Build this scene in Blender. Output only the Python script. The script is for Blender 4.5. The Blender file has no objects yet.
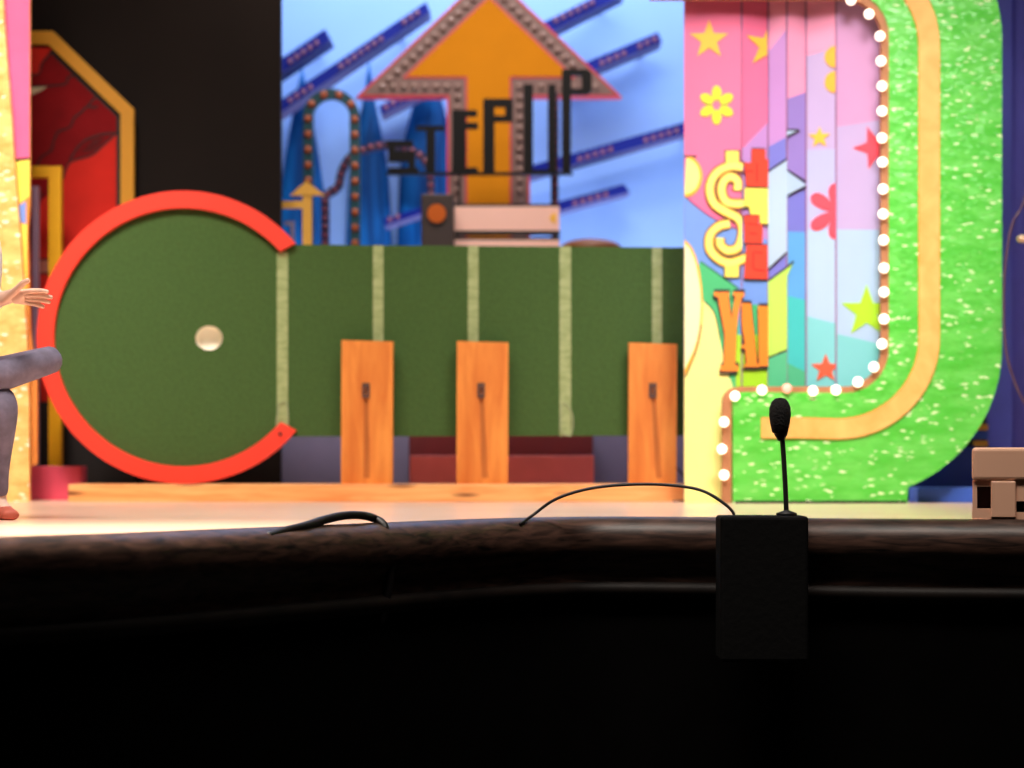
import bpy, bmesh, math, random
from mathutils import Vector, Matrix
from mathutils.geometry import tessellate_polygon
random.seed(7)
PI = math.pi
sc = bpy.context.scene
C = sc.collection

# ------------------------------------------------ camera, world, lights, exposure
F = 2400.0; YH = 460.0; CZ = 0.2          # focal length in pixels, horizon row, eye height over the stage
cam = bpy.data.cameras.new('camera'); co = bpy.data.objects.new('camera', cam); C.objects.link(co)
co.location = (0, 0, CZ); co.rotation_euler = (PI/2, 0, 0)
cam.sensor_width = 36; cam.lens = 36*F/1024; cam.shift_y = (YH-384)/1024
cam.clip_start = .05; cam.clip_end = 100
cam.dof.use_dof = True; cam.dof.focus_distance = 7.9; cam.dof.aperture_fstop = 1.9
sc.camera = co
w = bpy.data.worlds.new('world'); sc.world = w; w.use_nodes = True
w.node_tree.nodes['Background'].inputs[0].default_value = (.6, .55, .7, 1)
w.node_tree.nodes['Background'].inputs[1].default_value = .004
vs = sc.view_settings
vs.view_transform = 'Standard'; vs.look = 'None'; vs.exposure = 0; vs.gamma = 1; vs.use_curve_mapping = False

def area(name, loc, target, sx, sy, power, col, spread=PI):
    l = bpy.data.lights.new(name, 'AREA'); l.shape = 'RECTANGLE'; l.size = sx; l.size_y = sy
    l.energy = power; l.color = col; l.spread = spread
    o = bpy.data.objects.new(name, l); C.objects.link(o); o.location = loc
    o.rotation_euler = (Vector(target)-Vector(loc)).to_track_quat('-Z', 'Y').to_euler()
    return o
area('front_batten_light', (-.6, 8.2, 4.9), (-.4, 11.8, .9), 4.0, .8, 58, (1, .92, .82), 1.9)
area('right_batten_light', (1.5, 7.9, 3.6), (1.5, 11.2, 1.0), 1.0, .8, 20, (1, .95, .90), 1.0)
area('left_batten_light', (-2.2, 8.8, 4.6), (-2.6, 11.6, 1.2), .8, .8, 24, (1, .92, .82), .9)
area('backdrop_light', (-.2, 14.85, 5.0), (-.1, 16, 2.4), 5.0, .25, 225, (.86, .93, 1.0))
area('middle_fill_light', (-.1, 12.3, 4.5), (-.1, 14.1, 1.9), 2.6, .4, 38, (1, .90, .80), 1.5)  # fill added to brighten the arrow and letter group, not a real fixture
area('backdrop_low_fill', (.3, 14.95, .25), (.4, 16, 1.5), 4.2, .15, 75, (.80, .90, 1.0))  # unseen fill added low behind the board to brighten the sky backdrop
area('front_fill_light', (-.6, 6.3, 5.6), (-.4, 8.9, .2), 5.5, .8, 95, (1, .90, .80), 1.25)  # fill added from the front for the person and the step stool
area('stage_edge_fill', (-2.2, 7.2, 2.8), (-1.1, 6.6, -.05), 1.2, .5, 32, (1, .86, .72), .9)  # narrow fill added to brighten the left part of the stage lip

# ------------------------------------------------ materials
def lin(c):
    return tuple(((v/255)/12.92 if v/255 <= .04045 else ((v/255+.055)/1.055)**2.4) for v in c)+(1,)
MC = {}
def mat(name, rgb, rough=.6, metal=0, emit=0, var=.06, scale=6, spec=.5, bump=0):
    if name in MC: return MC[name]
    m = bpy.data.materials.new(name); MC[name] = m; m.use_nodes = True
    nt = m.node_tree; N = nt.nodes; L = nt.links; b = N['Principled BSDF']
    b.inputs['Roughness'].default_value = rough; b.inputs['Metallic'].default_value = metal
    b.inputs['Specular IOR Level'].default_value = spec
    c = lin(rgb)
    tc = N.new('ShaderNodeTexCoord'); nz = N.new('ShaderNodeTexNoise'); nz.inputs['Scale'].default_value = scale
    nz.inputs['Detail'].default_value = 5
    L.new(tc.outputs['Object'], nz.inputs['Vector'])
    r = N.new('ShaderNodeValToRGB'); L.new(nz.outputs['Fac'], r.inputs['Fac'])
    r.color_ramp.elements[0].position = .3; r.color_ramp.elements[1].position = .7
    r.color_ramp.elements[0].color = tuple(v*(1-var) for v in c[:3])+(1,)
    r.color_ramp.elements[1].color = tuple(min(1, v*(1+var)) for v in c[:3])+(1,)
    L.new(r.outputs['Color'], b.inputs['Base Color'])
    if bump:
        bp = N.new('ShaderNodeBump'); bp.inputs['Strength'].default_value = bump; bp.inputs['Distance'].default_value = .01
        L.new(nz.outputs['Fac'], bp.inputs['Height']); L.new(bp.outputs['Normal'], b.inputs['Normal'])
    if emit:
        b.inputs['Emission Color'].default_value = c; b.inputs['Emission Strength'].default_value = emit
    return m
def wood(name, rgb, rgb2, stretch=(1, 1, 14), scale=3, rough=.5, knots=False):
    m = mat(name, rgb, rough); nt = m.node_tree; N = nt.nodes; L = nt.links
    nz = [n for n in N if n.type == 'TEX_NOISE'][0]; r = [n for n in N if n.type == 'VALTORGB'][0]
    mp = N.new('ShaderNodeMapping'); tc = [n for n in N if n.type == 'TEX_COORD'][0]
    mp.inputs['Scale'].default_value = stretch
    L.new(tc.outputs['Object'], mp.inputs['Vector']); L.new(mp.outputs['Vector'], nz.inputs['Vector'])
    nz.inputs['Scale'].default_value = scale; nz.inputs['Distortion'].default_value = .6
    r.color_ramp.elements[0].color = lin(rgb2); r.color_ramp.elements[1].color = lin(rgb)
    if knots:
        v = N.new('ShaderNodeTexVoronoi'); v.inputs['Scale'].default_value = 1.6
        mp2 = N.new('ShaderNodeMapping'); mp2.inputs['Scale'].default_value = (1.6, 1, 9)
        L.new(tc.outputs['Object'], mp2.inputs['Vector']); L.new(mp2.outputs['Vector'], v.inputs['Vector'])
        r2 = N.new('ShaderNodeValToRGB'); r2.color_ramp.elements[0].position = .10; r2.color_ramp.elements[1].position = .24
        L.new(v.outputs['Distance'], r2.inputs['Fac'])
        mx = N.new('ShaderNodeMixRGB'); L.new(r2.outputs['Color'], mx.inputs['Fac'])
        mx.inputs[1].default_value = lin((110, 55, 20)); L.new(r.outputs['Color'], mx.inputs[2])
        L.new(mx.outputs['Color'], N['Principled BSDF'].inputs['Base Color'])
    return m
def glitter(name, base, fleck, scale=55, amount=.93, squash=(1, 1, 2.2), rough=.35, mid=None):
    m = bpy.data.materials.new(name); MC[name] = m; m.use_nodes = True
    nt = m.node_tree; N = nt.nodes; L = nt.links; b = N['Principled BSDF']
    tc = N.new('ShaderNodeTexCoord'); mp = N.new('ShaderNodeMapping'); mp.inputs['Scale'].default_value = squash
    mp.inputs['Rotation'].default_value = (0, -.3, 0)
    v = N.new('ShaderNodeTexVoronoi'); v.inputs['Scale'].default_value = scale
    L.new(tc.outputs['Object'], mp.inputs['Vector']); L.new(mp.outputs['Vector'], v.inputs['Vector'])
    nz = N.new('ShaderNodeTexNoise'); nz.inputs['Scale'].default_value = 7; nz.inputs['Detail'].default_value = 8
    L.new(mp.outputs['Vector'], nz.inputs['Vector'])
    r0 = N.new('ShaderNodeValToRGB'); L.new(nz.outputs['Fac'], r0.inputs['Fac'])
    r0.color_ramp.elements[0].position = .38; r0.color_ramp.elements[1].position = .62
    r0.color_ramp.elements[0].color = lin(base); r0.color_ramp.elements[1].color = lin(mid or base)
    sp = N.new('ShaderNodeSeparateColor'); L.new(v.outputs['Color'], sp.inputs['Color'])
    r = N.new('ShaderNodeValToRGB'); L.new(sp.outputs['Red'], r.inputs['Fac'])
    r.color_ramp.elements[0].position = amount; r.color_ramp.elements[1].position = min(.999, amount+.03)
    mx = N.new('ShaderNodeMixRGB'); L.new(r.outputs['Color'], mx.inputs['Fac'])
    L.new(r0.outputs['Color'], mx.inputs[1]); mx.inputs[2].default_value = lin(fleck)
    L.new(mx.outputs['Color'], b.inputs['Base Color'])
    b.inputs['Roughness'].default_value = rough
    # each flake tilts its own way
    vm = N.new('ShaderNodeVectorMath'); vm.operation = 'SUBTRACT'; L.new(v.outputs['Color'], vm.inputs[0]); vm.inputs[1].default_value = (.5, .5, .5)
    vc = N.new('ShaderNodeVectorMath'); vc.operation = 'SCALE'; vc.inputs['Scale'].default_value = .3; L.new(vm.outputs[0], vc.inputs[0])
    ge = N.new('ShaderNodeNewGeometry'); va = N.new('ShaderNodeVectorMath'); va.operation = 'ADD'
    L.new(ge.outputs['Normal'], va.inputs[0]); L.new(vc.outputs[0], va.inputs[1])
    vn = N.new('ShaderNodeVectorMath'); vn.operation = 'NORMALIZE'; L.new(va.outputs[0], vn.inputs[0])
    L.new(vn.outputs[0], b.inputs['Normal'])
    return m

# ------------------------------------------------ geometry helpers
def wx(px, D): return (px-512)*D/F
def wz(py, D): return CZ+(YH-py)*D/F
def gy(D): return YH+CZ*F/D                # row where the stage floor lies at depth D
def P2(pts, D): return [(wx(x, D), wz(y, D)) for x, y in pts]
ROOT = {}
def thing(name, label, cat, loc, group=None):
    o = bpy.data.objects.new(name, None); C.objects.link(o); o.location = loc; o.empty_display_size = .1
    o['label'] = label; o['category'] = cat
    if group: o['group'] = group
    ROOT[o] = Vector(loc); return o
def obj(name, bm, mats, parent=None, label=None, cat=None, group=None, kind=None, smooth=False):
    if not isinstance(mats, (list, tuple)): mats = [mats]
    bmesh.ops.remove_doubles(bm, verts=bm.verts, dist=1e-5)
    bmesh.ops.recalc_face_normals(bm, faces=bm.faces)
    co_ = [v.co for v in bm.verts]
    lo = Vector([min(c[i] for c in co_) for i in range(3)]); hi = Vector([max(c[i] for c in co_) for i in range(3)])
    org = Vector(((lo.x+hi.x)/2, (lo.y+hi.y)/2, lo.z))
    me = bpy.data.meshes.new(name)
    for v in bm.verts: v.co -= org
    bm.to_mesh(me); bm.free()
    for m in mats: me.materials.append(m)
    if smooth:
        for p in me.polygons: p.use_smooth = True
    o = bpy.data.objects.new(name, me); C.objects.link(o); ROOT[o] = org
    if parent is not None:
        o.parent = parent; o.location = org-ROOT[parent]
    else: o.location = org
    if label: o['label'] = label
    if cat: o['category'] = cat
    if group: o['group'] = group
    if kind: o['kind'] = kind
    return o
def prism(bm, pts, y0, y1, holes=(), mi=0):
    """pts: (x, z) outline; front at y0, back at y1"""
    loops = [list(pts)]+[list(h) for h in holes]
    flat = [p for l in loops for p in l]
    tri = tessellate_polygon([[Vector((x, z, 0)) for x, z in l] for l in loops])
    vf = [bm.verts.new((x, y0, z)) for x, z in flat]; vb = [bm.verts.new((x, y1, z)) for x, z in flat]
    for t in tri:
        for V, s in ((vf, 1), (vb, -1)):
            try: f = bm.faces.new([V[i] for i in (t if s > 0 else t[::-1])]); f.material_index = mi
            except ValueError: pass
    k = 0
    for l in loops:
        n = len(l)
        for i in range(n):
            a, b = k+i, k+(i+1) % n
            try: f = bm.faces.new([vf[a], vf[b], vb[b], vb[a]]); f.material_index = mi
            except ValueError: pass
        k += n
    return bm
def box(bm, x0, x1, y0, y1, z0, z1, mi=0):
    return prism(bm, [(x0, z0), (x1, z0), (x1, z1), (x0, z1)], y0, y1, mi=mi)
def bevbox(x0, x1, y0, y1, z0, z1, r=.01, seg=2):
    bm = bmesh.new(); box(bm, x0, x1, y0, y1, z0, z1)
    bmesh.ops.recalc_face_normals(bm, faces=bm.faces)
    bmesh.ops.dissolve_limit(bm, angle_limit=.01, verts=bm.verts, edges=bm.edges)
    bmesh.ops.bevel(bm, geom=list(bm.edges), offset=r, segments=seg, affect='EDGES', profile=.5)
    return bm
def plate(name, pts, D, t, m, parent=None, holes=(), **k):
    bm = bmesh.new(); prism(bm, P2(pts, D), D, D+t, [P2(h, D) for h in holes])
    return obj(name, bm, m, parent, **k)
def sphere(bm, c, r, sx=1, sy=1, sz=1, u=12, v=8):
    bmesh.ops.create_uvsphere(bm, u_segments=u, v_segments=v, radius=r,
        matrix=Matrix.Translation(c) @ Matrix.Diagonal((sx, sy, sz, 1)))
    return bm
def tube(bm, pts, r, n=10, caps=True):
    pts = [Vector(p) for p in pts]; rings = []
    for i, p in enumerate(pts):
        t = (pts[min(i+1, len(pts)-1)]-pts[max(i-1, 0)]).normalized()
        up = Vector((0, 0, 1)) if abs(t.z) < .9 else Vector((0, 1, 0))
        a = t.cross(up).normalized(); b = t.cross(a).normalized()
        rr = r[i] if isinstance(r, (list, tuple)) else r
        rings.append([bm.verts.new(p+(a*math.cos(q)+b*math.sin(q))*rr) for q in [2*PI*k/n for k in range(n)]])
    for A, B in zip(rings, rings[1:]):
        for k in range(n): bm.faces.new([A[k], A[(k+1) % n], B[(k+1) % n], B[k]])
    if caps: bm.faces.new(rings[0]); bm.faces.new(rings[-1][::-1])
    return bm
def lathe(bm, prof, cx, cy, n=32, sy=1):
    """prof: (r, z)"""
    rings = []
    for r, z in prof:
        if r < 1e-6: rings.append([bm.verts.new((cx, cy, z))])
        else: rings.append([bm.verts.new((cx+r*math.cos(2*PI*k/n), cy+sy*r*math.sin(2*PI*k/n), z)) for k in range(n)])
    for A, B in zip(rings, rings[1:]):
        for k in range(n):
            q = [A[k % len(A)], A[(k+1) % n % len(A)], B[(k+1) % n % len(B)], B[k % len(B)]]
            q = [v for i, v in enumerate(q) if v not in q[:i]]
            if len(q) > 2:
                try: bm.faces.new(q)
                except ValueError: pass
    for R in (rings[0], rings[-1]):
        if len(R) > 2:
            try: bm.faces.new(R)
            except ValueError: pass
    return bm
def smooth_path(pts, n=8):
    pts = [Vector(p) for p in pts]; out = []
    for i in range(len(pts)-1):
        p0, p1, p2, p3 = pts[max(i-1, 0)], pts[i], pts[i+1], pts[min(i+2, len(pts)-1)]
        for k in range(n):
            t = k/n
            out.append(.5*((2*p1)+(p2-p0)*t+(2*p0-5*p1+4*p2-p3)*t*t+(3*p1-p0-3*p2+p3)*t**3))
    out.append(pts[-1]); return out
def sp2(pts, n=6): return [(v.x, v.y) for v in smooth_path([(a, b, 0) for a, b in pts], n)]
def arc(cx, cy, r, a0, a1, n=12, ry=None):
    ry = ry or r
    return [(cx+r*math.cos(math.radians(a0+(a1-a0)*i/n)), cy+ry*math.sin(math.radians(a0+(a1-a0)*i/n))) for i in range(n+1)]
def buffer(path, w):
    L, R = [], []
    for i, p in enumerate(path):
        a = Vector(path[max(i-1, 0)]); b = Vector(path[min(i+1, len(path)-1)]); t = (b-a).normalized()
        n = Vector((-t.y, t.x))*w/2
        L.append((p[0]+n.x, p[1]+n.y)); R.append((p[0]-n.x, p[1]-n.y))
    return L+R[::-1]
def inset(poly, d):
    n = len(poly); A = sum(poly[i][0]*poly[(i+1) % n][1]-poly[(i+1) % n][0]*poly[i][1] for i in range(n))
    s = 1 if A > 0 else -1; out = []
    for i in range(n):
        p0, p1, p2 = Vector(poly[i-1]), Vector(poly[i]), Vector(poly[(i+1) % n])
        t1 = (p1-p0).normalized(); t2 = (p2-p1).normalized()
        n1 = Vector((-t1.y, t1.x))*s; n2 = Vector((-t2.y, t2.x))*s
        b = n1+n2; q = p1+b*d/(1+n1.dot(n2)); out.append((q.x, q.y))
    return out
def along(path, step, start=0):
    out = []; need = start
    for a, b in zip(path, path[1:]):
        a, b = Vector(a), Vector(b); l = (b-a).length
        while need <= l: out.append(tuple(a+(b-a)*need/l)); need += step
        need -= l
    return out
def star(cx, cy, R, r=None, n=5, rot=0):
    r = r or R*.42
    return [(cx+(R if i % 2 == 0 else r)*math.sin(PI*i/n+rot), cy-(R if i % 2 == 0 else r)*math.cos(PI*i/n+rot)) for i in range(2*n)]
def bulbs(pts, D, rpx, m, parent, name='bulb', proto=None, flat=.7):
    """one small lamp per point, standing proud of depth D; copies share a mesh"""
    first = None
    for x, y in pts:
        if first is None:
            bm = bmesh.new(); sphere(bm, (0, 0, 0), rpx*D/F, sy=flat, u=10, v=7)
            first = obj(name, bm, m, parent, smooth=True); o = first
            base = Vector((0, 0, -rpx*D/F))
        else:
            o = first.copy(); C.objects.link(o); o.parent = parent
        o.location = Vector((wx(x, D), D, wz(y, D)))+base-ROOT[parent]
    return first

# ------------------------------------------------ the place: stage floor, walls, dark auditorium
M_floor = mat('stage_floor_paint', (255, 214, 190), .25, var=.04, scale=1.2)
M_black = mat('auditorium_black', (10, 9, 9), .9, var=.2)
M_lip = wood('stage_edge_black', (88, 62, 52), (12, 8, 7), stretch=(1.6, 3, 14), scale=4, rough=.42)
M_lip.node_tree.nodes['Principled BSDF'].inputs['Specular IOR Level'].default_value = .35
M_apron = mat('apron_black', (5, 4, 4), .95, var=.3, spec=.05)
M_trim = mat('moulding_black', (20, 13, 10), .6, var=.6, spec=.2)
edge_px = [(-700, 4.9), (-350, 5.4), (-160, 5.75), (-80, 5.98), (0, 6.23), (100, 6.49), (200, 6.86), (300, 7.27), (400, 7.74), (480, 8.14), (540, 8.36), (600, 8.47), (700, 8.42), (820, 8.24), (920, 8.13), (1024, 8.07), (1120, 8.0), (1300, 7.85), (1600, 7.6), (2000, 7.3)]
edge = [(wx(p, d), d) for p, d in edge_px]
edge = [(v.x, v.y) for v in smooth_path([(a, b, 0) for a, b in edge], 5)]
bm = bmesh.new()
fv = [bm.verts.new((x, y, 0)) for x, y in edge]+[bm.verts.new((5.5, edge[-1][1], 0)), bm.verts.new((5.5, 16.2, 0)), bm.verts.new((-5.5, 16.2, 0)), bm.verts.new((-5.5, edge[0][1], 0))]
bm.faces.new(fv)
bmesh.ops.triangulate(bm, faces=bm.faces)
obj('floor', bm, M_floor, kind='structure')
prof = [(-.02, 0), (0, 0), (.022, -.006), (.046, -.020), (.064, -.040), (.074, -.064), (.076, -.09), (.072, -.12), (.05, -.15), (.03, -.18), (.03, -.228), (.05, -.235), (.058, -.248), (.058, -.265), (.045, -.281), (.022, -.288), (.02, -1.1)]
def sweep_edge(a, b, prof, name, m, kind='structure'):
    bm = bmesh.new(); R = []
    for i in range(a, b):
        p = Vector(edge[i]); t = (Vector(edge[min(i+1, len(edge)-1)])-Vector(edge[max(i-1, 0)])).normalized(); n = Vector((t.y, -t.x))
        R.append([bm.verts.new((p.x+n.x*u, p.y+n.y*u, z)) for u, z in prof])
    for A, B in zip(R, R[1:]):
        for k in range(len(prof)-1): bm.faces.new([A[k], A[k+1], B[k+1], B[k]])
    return obj(name, bm, m, kind=kind, smooth=True)
sweep_edge(0, len(edge), prof[:-6], 'trim_1', M_lip)
sweep_edge(0, len(edge), prof[-7:-1], 'trim_2', M_trim)
sweep_edge(0, len(edge), prof[-2:], 'wall_front', M_apron)
bm = bmesh.new(); box(bm, -5.5, 5.5, -2, 9, -1.14, -1.1); obj('floor', bm, M_black, kind='structure')
M_sky = mat('backdrop_blue', (138, 180, 255), .8, var=.03, scale=.8)
bm = bmesh.new(); box(bm, -5.5, 5.5, 16.0, 16.1, 0, 6.4); obj('wall_back', bm, M_sky, kind='structure')
M_wall = mat('studio_wall', (30, 26, 30), .9)
bm = bmesh.new(); box(bm, -5.6, -5.5, 8.0, 16.1, 0, 6.4); obj('wall_left', bm, M_wall, kind='structure')
bm = bmesh.new(); box(bm, 5.5, 5.6, 8.0, 16.1, 0, 6.4); obj('wall_right', bm, M_wall, kind='structure')

# ------------------------------------------------ blue spires on the backdrop
M_spire = wood('spire_blue', (16, 100, 180), (3, 18, 76), stretch=(7, 7, .6), scale=2.2, rough=.6)
M_spire.node_tree.nodes['Principled BSDF'].inputs['Specular IOR Level'].default_value = .15
def spire(apex, prof_px, label):
    D = 15.9; bm = bmesh.new(); cx = wx(apex[0], D)
    pr = [(0, wz(apex[1], D))]+[(h*D/F, wz(y, D)) for y, h in prof_px]
    last = pr[-1][0]; pr.append((last*1.08, 0))
    lathe(bm, pr, cx, D, 28, sy=.08/(last*1.08))
    obj('stage_spire', bm, M_spire, label=label, cat='spire', group='blue spires on the backdrop', smooth=True)
spire((302, 65), [(85, 4), (110, 9), (150, 16), (190, 22), (240, 26)], 'tall pointed blue spire beside the black wall flat, leftmost of the spires')
spire((369, 58), [(80, 3), (105, 7), (140, 14), (176, 20), (215, 22), (240, 23)], 'slim pointed blue spire behind the curved bulb arm, middle of the spires')
spire((428, 60), [(80, 6), (100, 14), (140, 24), (180, 29), (240, 31)], 'broad blue spire behind the left side of the big arrow')

# ------------------------------------------------ marquee bars fixed to the backdrop
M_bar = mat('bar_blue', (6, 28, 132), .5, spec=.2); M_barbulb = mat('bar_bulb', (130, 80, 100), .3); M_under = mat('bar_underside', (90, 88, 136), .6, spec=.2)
def bar(pts, rows, label, D=15.5, step=8, back=15.998):
    """pts: corners of the front face (px)"""
    q = P2(pts, D); lo = min(q, key=lambda p: p[1])
    t = thing('marquee_bar', label, 'light bar', ((q[0][0]+q[1][0])/2, D+.18, min(p[1] for p in q)), 'blue bulb bars on the backdrop')
    bm = bmesh.new(); prism(bm, q, D, D+.29)
    bmesh.ops.recalc_face_normals(bm, faces=bm.faces)
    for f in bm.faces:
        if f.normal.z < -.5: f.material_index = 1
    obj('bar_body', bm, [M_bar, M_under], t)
    mx = q[1][0]-.15*(q[1][0]-q[0][0]); mz = q[1][1]-.15*(q[1][1]-q[0][1])-.012
    bm = bmesh.new(); box(bm, mx-.01, mx+.01, D+.28, back, mz-.018, mz); obj('wall_bracket', bm, M_bar, t)
    for a, b in rows:
        bulbs(along([a, b], step), D-.005, 2.6, M_barbulb, t)
bar([(240, 86), (325, 29), (331, 40), (240, 101)], [((290, 61), (322, 39))], 'short blue bulb bar beside the black wall flat, upper left')
bar([(240, 127), (426, 2), (430, 12), (240, 140)], [((290, 100), (312, 86)), ((341, 66), (385, 36)), ((404, 22), (423, 9))], 'longest blue bulb bar, slanting above the bulb arch')
bar([(379, 106), (440, 74), (443, 83), (381, 115)], [((386, 107), (430, 84))], 'short dark blue bulb bar tucked under the left corner of the big arrow', back=15.815)
bar([(500, 44), (620, -16), (624, -5), (504, 56)], [((556, 20), (596, 1))], 'blue bulb bar cut by the top of the picture, right of the arrow tip')
bar([(560, 73), (658, 32), (662, 42), (564, 83)], [((602, 63), (625, 53)), ((640, 46), (655, 39))], 'blue bulb bar sloping off the right corner of the arrow head')
bar([(500, 174), (720, 112), (723, 123), (502, 185)], [((580, 159), (612, 149)), ((646, 140), (682, 129))], 'long blue bulb bar running behind the tall letter P to the folding screen')
bar([(545, 205), (624, 184), (630, 192), (548, 214)], [((575, 203), (612, 193))], 'short blue bulb bar low on the backdrop, right of the white counter')
bar([(383, 219), (428, 205), (430, 211), (385, 226)], [((390, 219), (404, 214))], 'small blue bulb bar low on the backdrop, left of the dark cabinet', back=15.828)

# ------------------------------------------------ bulb arch, bulb arm and bulb post
M_arch = mat('arch_teal', (12, 62, 74), .4); M_ob = mat('amber_bulb', (160, 76, 38), .3)
M_arm = mat('arm_navy', (22, 24, 70), .4); M_pb = mat('plum_bulb', (120, 52, 70), .3)
def lamp_band(name, path, w, D, m, mb, step, rb, label, cat, stop=246, thick=.07):
    q = path[len(path)//2]
    t = thing(name, label, cat, (wx(path[0][0], D), D, 0))
    bm = bmesh.new(); prism(bm, P2(buffer(path, w), D), D, D+thick); obj('band', bm, m, t)
    bulbs([p for p in along(path, step, 3) if p[1] < stop], D-.005, rb, mb, t)
    return t
D = 14.3; g = gy(D)
lamp_band('bulb_arch', [(308, g), (308, 180), (308, 117)]+arc(331, 117, 23.5, 180, 360, 16)[1:]+[(355, 180), (355, g)], 10, D, M_arch, M_ob, 15.5, 3.8, 'teal arch studded with amber bulbs behind the putting board', 'arch')
D = 14.6; g = gy(D)
lamp_band('curved_bulb_arm', [(325, g), (325, 215), (325, 196)]+sp2([(330, 192), (338, 186), (342, 170), (351, 156), (368, 148), (384, 145), (402, 147), (420, 155), (429, 168), (431, 192)], 4)+[(431, g)], 8, D, M_arm, M_pb, 8.5, 2.8, 'dark navy arm of small plum bulbs curving up beside the bulb arch', 'light bar')
D = 14.14; g = gy(D)
lamp_band('bulb_post', [(555, g), (555, 92)], 7, D, mat('post_plum', (60, 22, 50), .4), M_pb, 8.5, 2.6, 'thin plum post of bulbs between the letters U and P', 'post')

# ------------------------------------------------ the big arrow
D = 14.4; g = gy(D)
A0 = [(489, -30), (622, 97), (530, 97), (530, g), (447, g), (447, 97), (356, 97)]
ar = thing('arrow_sign', 'large gold arrow pointing up with a pink edged border of unlit bulbs', 'arrow sign', (wx(489, D), D, 0))
M_ap = mat('arrow_pink', (196, 52, 62), .4); M_ag = mat('arrow_border', (118, 88, 84), .5); M_gold = mat('arrow_gold', (200, 124, 6), .8, spec=.2, var=.03)
def face(name, poly, m, y0, y1, par):
    bm = bmesh.new(); prism(bm, P2(poly, D), y0, y1); obj(name, bm, m, par)
def clampg(poly): return [(x, min(y, g)) for x, y in poly]
face('outline', A0, M_ap, D, D+.12, ar)
def ins(d): return [(x, g if y > g-40 else y) for x, y in inset(A0, d)]
face('bulb_border', ins(2.5), M_ag, D-.004, D, ar)
face('inner_outline', ins(18.5), M_ap, D-.008, D-.004, ar)
face('gold_face', ins(20.5), M_gold, D-.011, D-.008, ar)
pc = inset(A0, 10.5)
pth = [(pc[5][0], 232), pc[5], pc[6], pc[0], pc[1], pc[2], (pc[2][0], 232)]
bp = []
for a, b in zip(pth, pth[1:]):
    n = max(1, round((Vector(b)-Vector(a)).length/10.2)); bp += [tuple(Vector(a).lerp(Vector(b), i/n)) for i in range(n)]
bp = [p for p in bp if p[1] > -14]
bulbs(bp, D-.015, 3.4, mat('grey_bulb', (140, 112, 106), .25), ar)

# ------------------------------------------------ standing letters on their ledge
D = 13.92
M_let = mat('letter_black', (8, 5, 5), .5, spec=.2, var=.1)
st = thing('letter_sign', 'row of black block letters climbing in height on a thin black ledge before the arrow', 'sign', (wx(480, D), D+.06, wz(174, D)))
bm = bmesh.new(); box(bm, wx(386, D), wx(573, D), D, D+.09, wz(174, D), wz(172, D)); obj('ledge', bm, M_let, st)
def R(x0, y0, x1, y1): return [(x0, y0), (x1, y0), (x1, y1), (x0, y1)]
LET = [
 ([(386, 140), (413, 140), (413, 146), (395, 146), (395, 150), (415, 150), (415, 167), (418, 167), (418, 172), (388, 172), (388, 167), (408, 167), (408, 161), (388, 161), (388, 146), (386, 146)], []),
 ([(416, 125), (445, 125), (445, 129.5), (435, 129.5), (435, 172), (426, 172), (426, 129.5), (416, 129.5)], []),
 ([(452, 109.5), (477, 109.5), (477, 115.5), (466, 115.5), (466, 122), (478, 122), (478, 128), (466, 128), (466, 167), (478, 167), (478, 172), (452, 172)], []),
 ([(483, 98), (513, 98), (513, 121), (494.5, 121), (494.5, 172), (483, 172)], [R(494.5, 106, 505, 115)]),
 ([(523.5, 83.5), (533, 83.5), (533, 169), (548, 169), (548, 83.5), (556, 83.5), (556, 172), (523.5, 172)], []),
 ([(562, 68.5), (588, 68.5), (592, 73), (592, 90), (588, 94), (571, 94), (571, 172), (562, 172)], [R(571.5, 74.5, 582, 88)]),
]
for pl, ho in LET:
    bm = bmesh.new(); prism(bm, P2(pl, D), D+.02, D+.07, [P2(h, D) for h in ho]); obj('letter', bm, M_let, st)
# two thin legs under the ledge
for x in (459, 552.5):
    bm = bmesh.new(); box(bm, wx(x, D)-.008, wx(x, D)+.008, D+.05, D+.066, wz(204, 13.9), wz(174, D)); obj('ledge_leg', bm, M_let, st)
ROOT[st]

# counter with pale panels
D = 13.9
M_pale = mat('pale_panel', (236, 186, 170), .5, var=.02); M_blk = mat('black_trim', (22, 14, 14), .5)
ct = thing('display_counter', 'pale pink counter with black trim standing before the arrow shaft', 'counter', (wx(507, D), D+.2, 0))
def cbox(name, x0, y0, x1, y1, m, d=.14, dd=0):
    bm = bmesh.new(); box(bm, wx(x0, D), wx(x1, D), D+dd, D+d, wz(y1, D), wz(y0, D)); return obj(name, bm, m, ct)
cbox('upper_panel', 454, 206.5, 559.5, 230.5, M_pale, .03)
cbox('top_trim', 453, 204, 560, 206.5, M_blk, .14); cbox('shelf_trim', 454, 230.5, 560, 234.5, M_blk, .06)
cbox('lower_trim', 454, 237.5, 560, 240, M_blk); cbox('lower_panel', 454, 240, 559.5, gy(D), M_pale)
for x in (454, 555): cbox('post', x, 234.5, x+4, 237.5, M_blk, .06)
bm = bmesh.new(); prism(bm, P2([(549, 218), (553, 213), (556, 213), (556, 223), (553, 223)], D), D-.004, D); obj('yellow_mark', bm, mat('mark_yellow', (240, 180, 60)), ct)
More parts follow.
